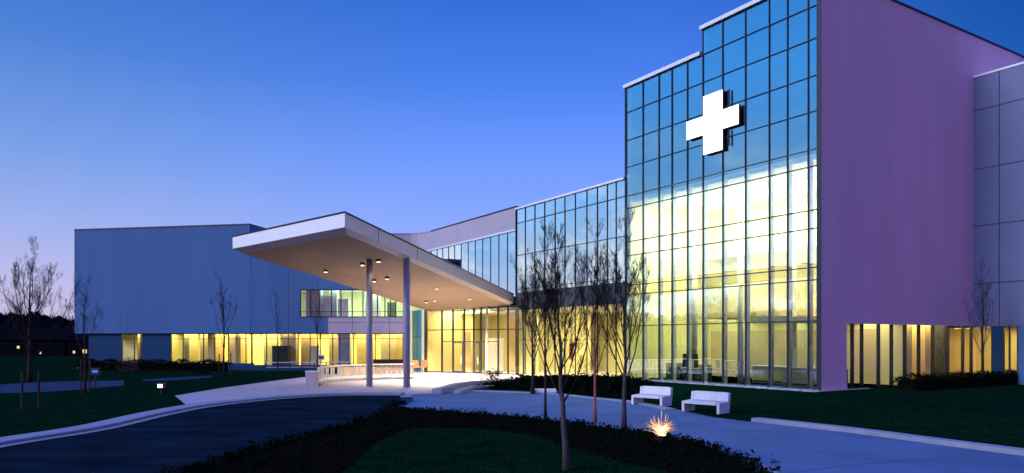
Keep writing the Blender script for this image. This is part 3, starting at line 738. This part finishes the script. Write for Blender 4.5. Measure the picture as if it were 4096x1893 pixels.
for (p, lb, sd_, H, th, r0, kw) in t5: tree(D(*p), lb, GT, sd_, H, th, r0, twig=1.3, **kw)
GL = 'bare trees on the left lawn'
tree(D(75, 962), 'bushy bare tree standing alone against the pink sky left of the clinic block', GL, 21, 10.2, 1.4, .17, nlimb=20, spread=.8, twig=1.4)
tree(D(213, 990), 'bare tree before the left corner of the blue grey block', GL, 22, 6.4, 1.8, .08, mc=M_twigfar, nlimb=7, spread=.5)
tree(D(563, 948), 'bare tree in front of the brown lit windows of the clinic block', GL, 23, 8.4, 2.0, .1, nlimb=8, spread=.38)
tree(D(698, 950), 'slim bare tree in front of the clinic block wall', GL, 24, 8.0, 2.6, .07, nlimb=5, spread=.22, twig=.7)
tree(D(798, 945), 'bare tree beside the canopy, below the upstairs window band', GL, 25, 8.6, 2.2, .09, nlimb=7, spread=.3, twig=.8)
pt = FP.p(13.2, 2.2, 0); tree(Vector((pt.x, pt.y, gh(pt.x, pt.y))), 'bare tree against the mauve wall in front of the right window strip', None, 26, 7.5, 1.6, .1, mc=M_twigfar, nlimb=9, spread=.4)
for (p, lb) in (((55, 1030), 'timber stake left of the lone bushy tree'), ((97, 1028), 'timber stake right of the lone bushy tree'), ((203, 990), 'timber stake left of the tree at the block corner'), ((225, 985), 'timber stake right of the tree at the block corner'),
                ((551, 950), 'timber stake beside the tree at the brown windows'), ((580, 944), 'pale timber stake right of the tree at the brown windows')):
    stake(D(*p), lb, 1.7 if p[1] > 1000 else 2.0, .05)

# ------------------------------------------------------------------ leafy stuff
def leaves(mb, p, s, r, n=9):
    for _ in range(n):
        c = p+Vector((r.gauss(0, s*.5), r.gauss(0, s*.5), abs(r.gauss(0, s*.55)))); l = s*r.uniform(.3, .6)
        a = Vector((r.gauss(0, 1), r.gauss(0, 1), r.gauss(0, .7))).normalized(); b = a.orthogonal().normalized()
        b = Matrix.Rotation(r.uniform(0, 6.28), 3, a) @ b
        mb.quad(c-a*l, c-b*l*.4, c+a*l, c+b*l*.4)
def inside(p, poly):
    c = False; n = len(poly)
    for i in range(n):
        a, b = poly[i], poly[i-1]
        if (a.y > p.y) != (b.y > p.y) and p.x < (b.x-a.x)*(p.y-a.y)/(b.y-a.y)+a.x: c = not c
    return c
rl_ = random.Random(5)
bedpoly = bedT+[D(330, 1340)]+list(reversed(bedL))[:-6]; islpoly = isl+[D(1200, 1500), D(760, 1330)]
q = MB(); bx = [p.x for p in bedpoly]; by = [p.y for p in bedpoly]; cnt = 0
edge = bedT+bedL
while cnt < 2600:
    if cnt < 1100:
        k = rl_.randrange(len(edge)-1); b = edge[k].lerp(edge[(k+1) % len(edge)], rl_.random())
        if (edge[k]-edge[(k+1) % len(edge)]).length > 6: continue
        p = b+Vector((rl_.gauss(0, .22), -abs(rl_.gauss(0, .35)), 0)); sz = rl_.uniform(.06, .17)
    else:
        p = Vector((rl_.uniform(min(bx), max(bx)), rl_.uniform(max(14.5, min(by)), max(by)), 0)); sz = rl_.uniform(.05, .13)
        if inside(p, islpoly): continue
        if not inside(p, bedpoly): continue
    p.z = .02; leaves(q, p, sz, rl_, 8); cnt += 1
struct(q.build('groundcover', M_leaf), 'stuff')
q = MB()
bank = [D(*p) for p in ((1200, 980), (1228, 966), (1320, 953), (1400, 954), (1560, 962), (1640, 975), (1660, 1000), (1600, 1008), (1500, 997), (1390, 986), (1290, 980))]
bx = [p.x for p in bank]; by = [p.y for p in bank]; cnt = 0
while cnt < 2600:
    p = Vector((rl_.uniform(min(bx), max(bx)), rl_.uniform(min(by), max(by)), 0))
    if not inside(p, bank): continue
    p.z = gh(p.x, p.y); leaves(q, p, rl_.uniform(.12, .3), rl_, 9); cnt += 1
struct(q.build('groundcover', M_leaf), 'stuff')
sheet('planting_bed', bank, .016, M_mulch)
M_blade = mat('grass_blade', (.003, .026, .009), 1, var=.6, scale=.9, spec=0)
rg = random.Random(41); q = MB(); n_ = 0
lawn_r = [D(*p) for p in ((1895, 1046), (2200, 1078), (2640, 1132), (2640, 1060), (2200, 1020), (1900, 1015))]
for poly, cnt_, zz in ((islpoly, 16000, .03), (lawn_r, 12000, None)):
    bx = [p.x for p in poly]; by = [p.y for p in poly]; k = 0
    while k < cnt_:
        x = rg.uniform(min(bx), max(bx)); y = max(14.6, min(by)) + (max(by)-max(14.6, min(by)))*rg.random()
        if not inside(Vector((x, y, 0)), poly): continue
        z = zz if zz is not None else gh(x, y); h = rg.uniform(.03, .075); a = rg.uniform(0, 6.283); w_ = rg.uniform(.006, .014)
        b = Vector((math.cos(a)*w_, math.sin(a)*w_, 0)); p = Vector((x, y, z)); q.poly([p-b, p+b, p+Vector((rg.gauss(0, .03), rg.gauss(0, .03), h))]); k += 1
struct(q.build('grass', M_blade), 'stuff')
def hedge(name, pts, w, h, label, m=None, seed=1, dens=70, leaf=.13):
    r = random.Random(seed); o = root(name, tuple(pts[0]), label, 'hedge')
    core = MB(); q = MB()
    for a, b in zip(pts, pts[1:]):
        d = (b-a); ln = d.length; d.normalize(); s = Vector((-d.y, d.x, 0))
        z0 = min(a.z, b.z)
        a2, b2 = a+d*.35, b-d*.35
        core.hexa([a2-s*w*.42, b2-s*w*.42, b2+s*w*.42, a2+s*w*.42]+[v+Vector((0, 0, h*.8)) for v in (a2-s*w*.3, b2-s*w*.3, b2+s*w*.3, a2+s*w*.3)])
        for _ in range(int(ln*dens)):
            u = r.random(); side = r.random()
            lump = 1+.18*math.sin(u*ln*2.1+seed)+r.gauss(0, .06)
            p = a.lerp(b, u)
            if side < .45: p = p+s*r.uniform(-w/2, w/2)+Vector((0, 0, h*lump*.92))
            else: p = p+s*(w/2 if side < .72 else -w/2)*r.uniform(.85, 1.05)+Vector((0, 0, h*r.random()**.8*.95))
            leaves(q, p, leaf, r, 5)
    core.build('core', M_mulch, o); q.build('foliage', m or M_leaf, o); return o
hedge('clipped_hedge', [S(2120, 1566), S(2300, 1570), S(2480, 1578)], 1.6, .75, 'dark clipped hedge behind the entrance trees at the foot of the yellow glass', seed=2, dens=120)
pa, pb = FP.p(4.6, 2.0, 0), FP.p(24, 2.0, 0); pa.z = gh(pa.x, pa.y); pb.z = gh(pb.x, pb.y)
hedge('clipped_hedge', [pa, FP.p(10, 2.0, pa.z), pb], 1.4, .7, 'dark loose hedge under the window strip of the mauve wall', seed=4, dens=110)
hedge('clipped_hedge', [FB.p(2.5, 2.2, 0), FB.p(11, 2.2, 0), FB.p(20, 2.2, 0)], 1.5, .95, 'dark hedge below the lit windows of the clinic block', seed=6, dens=90, leaf=.18)
def shrub(loc, s, label, m, seed):
    r = random.Random(seed); o = root('shrub', (0, 0, 0), label, 'shrub', None)
    q = MB(); st = MB()
    for _ in range(int(120)):
        a = r.uniform(0, 6.28); rr = s*math.sqrt(r.random())*.8; z = s*r.uniform(.2, 1.3)*(1-.3*rr/s)
        leaves(q, Vector((math.cos(a)*rr, math.sin(a)*rr, z)), .16, r, 5)
    for k in range(7):
        a = k*.9; st.tube([(0, 0, 0), (math.cos(a)*s*.3, math.sin(a)*s*.3, s*.6), (math.cos(a)*s*.5, math.sin(a)*s*.5, s)], [.03, .02, .01], 5)
    q.build('foliage', m, o); st.build('stems', M_bark, o); o.location = loc; return o
shrub(D(325, 940), 1.3, 'reddish leafed shrub under the small lit window', M_leafred, 31)
shrub(D(372, 940), 1.1, 'dark rounded shrub right of the reddish shrub', M_leaf, 32)
shrub(D(500, 948), 1.1, 'dark green shrub left of the tree at the brown windows', M_leaf, 33)
shrub(D(1240, 965), .8, 'dark shrub at the tip of the entrance planting', M_leafred, 34)

# far wood and houses
q = MB(); r = random.Random(9)
for i in range(1700):
    if i < 900: x = r.uniform(-230, -75); y = r.uniform(205, 235)
    else: x = r.uniform(-262, -232); y = r.uniform(-150, 225)
    h = (9.2 if i < 900 else 13)+1.2*math.sin(x*.11)+r.gauss(0, .8)
    if x > -90: h *= .9
    c = Vector((x, y, 0)); n = 7; k = len(q.v); rad = r.uniform(2.5, 4)
    for lev, (zz, f) in enumerate(((0, .8), (h*.5, 1), (h*.85, .7), (h, .15))):
        for a in range(n): q.v.append(c+Vector((math.cos(a*6.283/n+i)*rad*f*r.uniform(.75, 1.2), math.sin(a*6.283/n+i)*rad*f, zz*r.uniform(.94, 1.06))))
    for lev in range(3):
        for a in range(n): q.f.append((k+lev*n+a, k+lev*n+(a+1) % n, k+(lev+1)*n+(a+1) % n, k+(lev+1)*n+a))
    q.f.append(tuple(k+3*n+a for a in range(n)))
    for _ in range(14):
        a = r.uniform(0, 6.28); b0 = c+Vector((math.cos(a)*rad*.4, math.sin(a)*rad*.4, h*.8)); q.tube([b0, b0+Vector((r.gauss(0, .7), r.gauss(0, .3), r.uniform(1.5, 3.6)))], [.07, .02], 3, cap=False)
struct(q.build('distant_wood', M_wood_far), 'stuff')
def house(x, y, w, h, label, wins):
    o = root('house', (x, y, 0), label, 'house', 'far houses below the distant wood')
    MB().box(x-w/2, x+w/2, y, y+8, 0, h).build('wall', M_farwall, o)
    q = MB(); z = h; q.v = [Vector(v) for v in ((x-w/2-.4, y-.4, z), (x+w/2+.4, y-.4, z), (x+w/2+.4, y+8.4, z), (x-w/2-.4, y+8.4, z), (x-w/2, y+4, z+2.4), (x+w/2, y+4, z+2.4))]
    q.f = [(0, 1, 5, 4), (2, 3, 4, 5), (0, 4, 3), (1, 2, 5), (3, 2, 1, 0)]; q.build('roof', M_wood_far, o)
    for (wx, wz, ww, wh) in wins:
        wf = MB().box(x+wx-ww/2-.1, x+wx+ww/2+.1, y-.05, y-.002, wz-.1, wz+wh+.1).build('window', M_frame, o)
        MB().box(x+wx-ww/2, x+wx+ww/2, y-.08, y-.052, wz, wz+wh).build('pane', E_far, wf)
house(-98, 150, 14, 3.4, 'far house with two small lit windows at the left edge of the photo', [(-3, 1.6, .5, .5), (1.5, .5, .35, .5)])
house(-87, 150, 9, 3.2, 'far house with three lit windows just left of the clinic block', [(-2.6, .6, .4, .5), (-.4, .6, .8, .8), (2.6, .8, .5, .6)])

# ------------------------------------------------------------------ benches and street furniture
def bench(F, w, label):
    o = root('bench', (0, 0, 0), label, 'bench', 'concrete benches by the path')
    # u to the right, y back
    def ends(x0, x1):
        q = MB(); prof = [(-.38, 0), (.30, 0), (.40, .86), (.24, .86), (.20, .5), (-.38, .46)]
        n = len(prof); q.v = [Vector((x0, a, b)) for a, b in prof]+[Vector((x1, a, b)) for a, b in prof]
        q.f = [tuple(range(n)), tuple(range(2*n-1, n-1, -1))]+[(i, n+i, n+(i+1) % n, (i+1) % n) for i in range(n)]
        return q
    for x in (-w/2, w/2-.13): fixn(ends(x, x+.13).build('leg', M_bench, o, bevel=.012))
    MB().box(-w/2+.132, w/2-.132, -.42, .2, .36, .49).build('seat', M_bench, o, bevel=.015)
    q = MB(); q.hexa([(-w/2+.132, .21, .491), (w/2-.132, .21, .491), (w/2-.132, .3, .491), (-w/2+.132, .3, .491), (-w/2+.132, .25, .88), (w/2-.132, .25, .88), (w/2-.132, .39, .88), (-w/2+.132, .39, .88)])
    q.build('backrest', M_bench, o, bevel=.015)
    o.location = F[0]; o.rotation_euler.z = F[1]; o.scale = (1, 1.25, 1); return o
bench((D(1640, 1019), R(-44)), 1.75, 'white concrete bench between the trees and the other bench')
bench((D(1776, 1037), R(-46)), 1.85, 'nearer white concrete bench beside the dark lawn')
sb = root('seat_block', D(1382, 991), 'low white seat block with rounded end behind the entrance trees', 'bench')
MB().box(sb.location.x-1.0, sb.location.x+.45, sb.location.y-.3, sb.location.y+.3, .05, .3).build('slab', M_bench, sb, bevel=.08)
MB().box(sb.location.x-.85, sb.location.x+.3, sb.location.y-.2, sb.location.y+.2, 0, .049).build('foot', M_gutter, sb)
# curved low seat wall by the entrance
cw = smoothline([D(*p) for p in ((1098, 992), (1125, 985), (1145, 977), (1180, 971), (1240, 966), (1290, 962))])
tag(strip_solid('curved_seat_wall', cw, .3, .3, 0, .32, M_kerb, .04), 'low curved pale seat wall sweeping round the entrance planting', 'seat wall')
cw = smoothline([D(*p) for p in ((1150, 992), (1172, 985), (1190, 980), (1240, 978))])
tag(strip_solid('curved_seat_wall', cw, .22, .22, 0, .22, M_kerb, .04), 'shorter curved pale kerb wall inside the sweeping seat wall', 'seat wall')
cb = root('kerb_block', D(1022, 1012), 'squat teal concrete end block where the path meets the driveway', 'block')
MB().box(cb.location.x-.28, cb.location.x+.28, cb.location.y-.1, cb.location.y+.45, 0, .26).build('body', M_bluepan, cb, bevel=.02); MB().box(cb.location.x-.3, cb.location.x+.3, cb.location.y-.12, cb.location.y+.47, .262, .3).build('cap', M_kerb, cb, bevel=.01)

# railing in front of the link, with its end pier
pr = root('end_pier', D(782, 974), 'square lavender concrete pier at the end of the curved railing', 'pier')
MB().box(pr.location.x-.36, pr.location.x+.36, pr.location.y-.05, pr.location.y+.7, 0, 1.02).build('body', M_lav, pr, bevel=.02); MB().box(pr.location.x-.38, pr.location.x+.38, pr.location.y-.07, pr.location.y+.72, 1.022, 1.08).build('cap', M_coping, pr, bevel=.01)
rp_ = smoothline([D(*p) for p in ((800, 972), (815, 966), (850, 961), (920, 957), (985, 955), (1042, 954))], 5)
rail = root('curved_railing', tuple(rp_[0]), 'pale curved guard railing with panels beneath the canopy', 'railing')
for nm, z0, z1, wd, m in (('top_rail', 1.18, 1.28, .07, M_metal), ('bottom_rail', .3, .38, .05, M_metal)):
    a, b = ribbon(rp_, wd, wd); q = MB()
    for i in range(len(rp_)-1):
        q.hexa([Vector((v.x, v.y, z0)) for v in (a[i], b[i], b[i+1], a[i+1])]+[Vector((v.x, v.y, z1)) for v in (a[i], b[i], b[i+1], a[i+1])])
    q.build(nm, m, rail)
for i in range(0, len(rp_)-1):
    p, p2 = rp_[i], rp_[i+1]
    MB().cyl(p.x, p.y, 0, 1.18, .035, 8).build('post', M_metal, rail)
    if i % 2 == 0 or i > 10:
        dq = (p2-p).normalized()*.06; a = p+dq; b = p2-dq; s = Vector((-(b-a).y, (b-a).x, 0)).normalized()*.012
        MB().hexa([a-s+Vector((0, 0, .42)), b-s+Vector((0, 0, .42)), b+s+Vector((0, 0, .42)), a+s+Vector((0, 0, .42)), a-s+Vector((0, 0, 1.12)), b-s+Vector((0, 0, 1.12)), b+s+Vector((0, 0, 1.12)), a+s+Vector((0, 0, 1.12))]).build('panel', M_mesh, rail)
a, b = ribbon(rp_, .15, .15); q = MB()
for i in range(len(rp_)-1): q.hexa([Vector((v.x, v.y, 0.006)) for v in (a[i], b[i], b[i+1], a[i+1])]+[Vector((v.x, v.y, .2)) for v in (a[i], b[i], b[i+1], a[i+1])])
q.build('base_kerb', M_kerb, rail)
# straight rail in front of the clinic windows
sr = root('straight_railing', D(700, 934), 'straight low pale railing in front of the clinic windows', 'railing')
p0, p1 = D(668, 938), D(880, 936)
dq = (p1-p0).normalized(); ln = (p1-p0).length; Fs = Frame(p0.xy, dq.xy, (0, -1))
MB().fb(Fs, 0, ln, -.05, .05, .95, 1.05).build('top_rail', M_metal, sr); MB().fb(Fs, 0, ln, -.03, .03, .5, .55).build('bottom_rail', M_metal, sr)
for k in range(8): MB().fb(Fs, ln*k/7-.04, ln*k/7+.04, -.04, .04, 0, .949).build('post', M_stake, sr)
# notice box on a post
nb = root('notice_box', D(808, 940), 'small pale box on a post behind the end pier', 'post box')
x, y = nb.location.x, nb.location.y
MB().cyl(x, y, 0, 1.3, .05, 10).build('post', M_metal, nb); MB().box(x-.3, x+.3, y-.15, y+.15, 1.302, 1.8).build('box', M_metal, nb, bevel=.02); MB().box(x-.22, x+.22, y-.17, y-.152, 1.4, 1.68).build('slot_panel', M_dark, nb)
# dark chairs behind the railing, under the link windows
def chair(loc, label, m, group, rz=0, s=1):
    o = root('chair', (0, 0, 0), label, 'chair', group)
    MB().box(-.25*s, .25*s, -.25*s, .25*s, .42*s, .47*s).build('seat', m, o); MB().box(-.25*s, .25*s, .2*s, .25*s, .472*s, .95*s).build('backrest', m, o)
    for a in (-.22, .19):
        for b in (-.22, .19): MB().box(a*s, (a+.03)*s, b*s, (b+.03)*s, 0, .419*s).build('leg', M_black, o)
    o.location = loc; o.rotation_euler.z = rz; return o
ch = chair(D(945, 933), 'dark chair in the row along the link windows, behind the curved railing', M_black, 'dark chairs behind the railing', 0, 1.25)
for i in range(1, 7):
    c2 = dup(ch); c2.location = D(945+i*11.3, 933)
chair(D(1046, 938.5), 'orange lounge chair beside the right column', M_orange, 'orange chairs by the lobby', .4, 1.3); chair(D(1066, 938), 'orange lounge chair next to the lobby side wall', M_orange, 'orange chairs by the lobby', -.3, 1.3)
# low lit path lamp on the left lawn
pl = root('path_lamp', D(405, 990), 'low square path lamp glowing white on the dark left lawn', 'lamp')
x, y = pl.location.x, pl.location.y
MB().cyl(x, y, 0, .3, .05, 10).build('stem', M_black, pl); MB().box(x-.22, x+.22, y-.12, y+.12, .302, .62).build('housing', M_black, pl, bevel=.02); MB().box(x-.13, x+.13, y-.14, y-.122, .36, .54).build('lens', E_lampw, pl)
bl = root('sign_post', D(240, 975), 'low sign with a small blue lit face on the left lawn', 'sign')
x, y = bl.location.x, bl.location.y
MB().cyl(x, y, 0, .8, .05, 8).build('post', M_black, bl); MB().box(x-.3, x+.3, y-.06, y+.06, .8, 1.3).build('board', M_black, bl, bevel=.02); MB().box(x-.18, x+.18, y-.08, y-.062, .98, 1.16).build('screen', emit('blue_screen', (.05, .2, 1), 1.0), bl)
# plume grass with its uplight
gp = D(1664, 1103)
pg = root('plume_grass', (0, 0, 0), 'clump of ornamental grass glowing orange over a ground lamp', 'grass clump')
q = MB(); q2 = MB(); r = random.Random(17)
for i in range(150):
    a = r.uniform(0, 6.283); o_ = r.uniform(.15, .62)**1.1; h = r.uniform(.25, .55)
    d_ = Vector((math.cos(a), math.sin(a), 0)); p0 = d_*.04
    q.tube([p0, p0+d_*o_*.35+Vector((0, 0, h*.7)), p0+d_*o_*.8+Vector((0, 0, h)), p0+d_*o_+Vector((0, 0, h*.93))], [.006, .006, .004, .002], 3, cap=False)
for (x, h) in ((-.36, .62), (-.22, .66), (-.08, .6), (.02, .86), (.16, .72), (.25, .68), (-.28, .5), (.34, .48)):
    y = r.uniform(-.1, .1); q2.tube([(x*.1, y*.1, 0), (x*.6, y, h*.6), (x, y, h)], [.006, .005, .004], 4, cap=False); q2.tube([(x*.85, y, h*.72), (x*.95, y, h*.9), (x, y, h+.05)], [.012, .022, .004], 5)
q.build('blades', M_plume, pg); q2.build('plumes', M_plume, pg); pg.location = (gp.x, gp.y+.05, .02)
ul = root('ground_uplight', gp+Vector((0, -.14, 0)), 'small round ground lamp shining up into the grass clump', 'lamp')
x, y = ul.location.x, ul.location.y
MB().cyl(x, y, .0, .12, .12, 18).build('housing', M_black, ul); MB().cyl(x, y, .122, .15, .1, 18).build('lens', emit('uplight_glow', (1, .66, .25), 30), ul)
pl_ = bpy.data.lights.new('uplight', 'POINT'); pl_.energy = 45; pl_.color = (1, .55, .2); pl_.shadow_soft_size = .06
po = bpy.data.objects.new('uplight', pl_); COL.objects.link(po); po.location = (x, y-.02, .3)

bn = root('banner', FG.p(25.4, -1.6, 1.4), 'red hanging banner seen through the yellow glass behind the trees', 'banner')
MB().fb(FG, 25.1, 25.7, -1.62, -1.6, 1.5, 2.9).build('cloth', mat('red_cloth', (.6, .08, .06), .8), bn); MB().fb(FG, 25.0, 25.8, -1.63, -1.59, 2.902, 2.95).build('rod', M_metal, bn)
MB().tube([FG.p(25.4, -1.61, 2.95), FG.p(25.4, -1.61, 5.94)], .01, 5).build('cord', M_black, bn)
# ------------------------------------------------------------------ furniture seen through the tower glass
def desk(F, u0, u1, n0, n1, z, h, label, m, top=M_ceil):
    c = F.p((u0+u1)/2, (n0+n1)/2, z); o = root('reception_counter', tuple(c), label, 'counter')
    MB().fb(F, u0, u1, n0, n1, z, z+h).build('body', m, o); MB().fb(F, u0-.06, u1+.06, n0-.06, n1+.06, z+h+.002, z+h+.06).build('counter_top', top, o)
    MB().fb(F, u0+.05, u1-.05, n1+.002, n1+.02, z+.05, z+.18).build('kick_panel', M_dark, o); return o
desk(FG, .6, 4.6, -3.4, -2.6, Z0, 1.1, 'long olive reception counter behind the tower glass, near the mauve corner', M_tan)
desk(FG, 5.2, 8.0, -4.6, -3.9, Z0, 1.1, 'ochre counter further left inside the tower lobby', M_ochre)
desk(FP, 3.3, 5.4, -3.0, -2.2, .34, 1.0, 'brown wooden counter inside the left panes of the mauve wall strip', M_wood, M_wood)
def cabinet(u, w, h, label, m):
    o = root('cabinet', tuple(FG.p(u, -2.2, Z0)), label, 'cabinet', 'dark cabinets in the tower lobby')
    MB().fb(FG, u, u+w, -2.5, -2.0, Z0, Z0+h).build('body', M_black, o)
    for k in range(2): MB().fb(FG, u+.06+k*w/2, u+w/2-.04+k*w/2, -1.998, -1.98, Z0+.1, Z0+h-.1).build('door', m, o)
    return o
cabinet(10.3, 1.2, 1.15, 'low brown fronted cabinet in the tower lobby', M_wood); cabinet(11.6, 1.0, 1.9, 'tall dark glass fronted cabinet in the tower lobby', M_dark); cabinet(12.9, 1.4, 1.2, 'dark green fronted cabinet at the left end of the tower lobby', M_green)

for o in bpy.data.objects:
    if 'o_' in o: del o['o_']
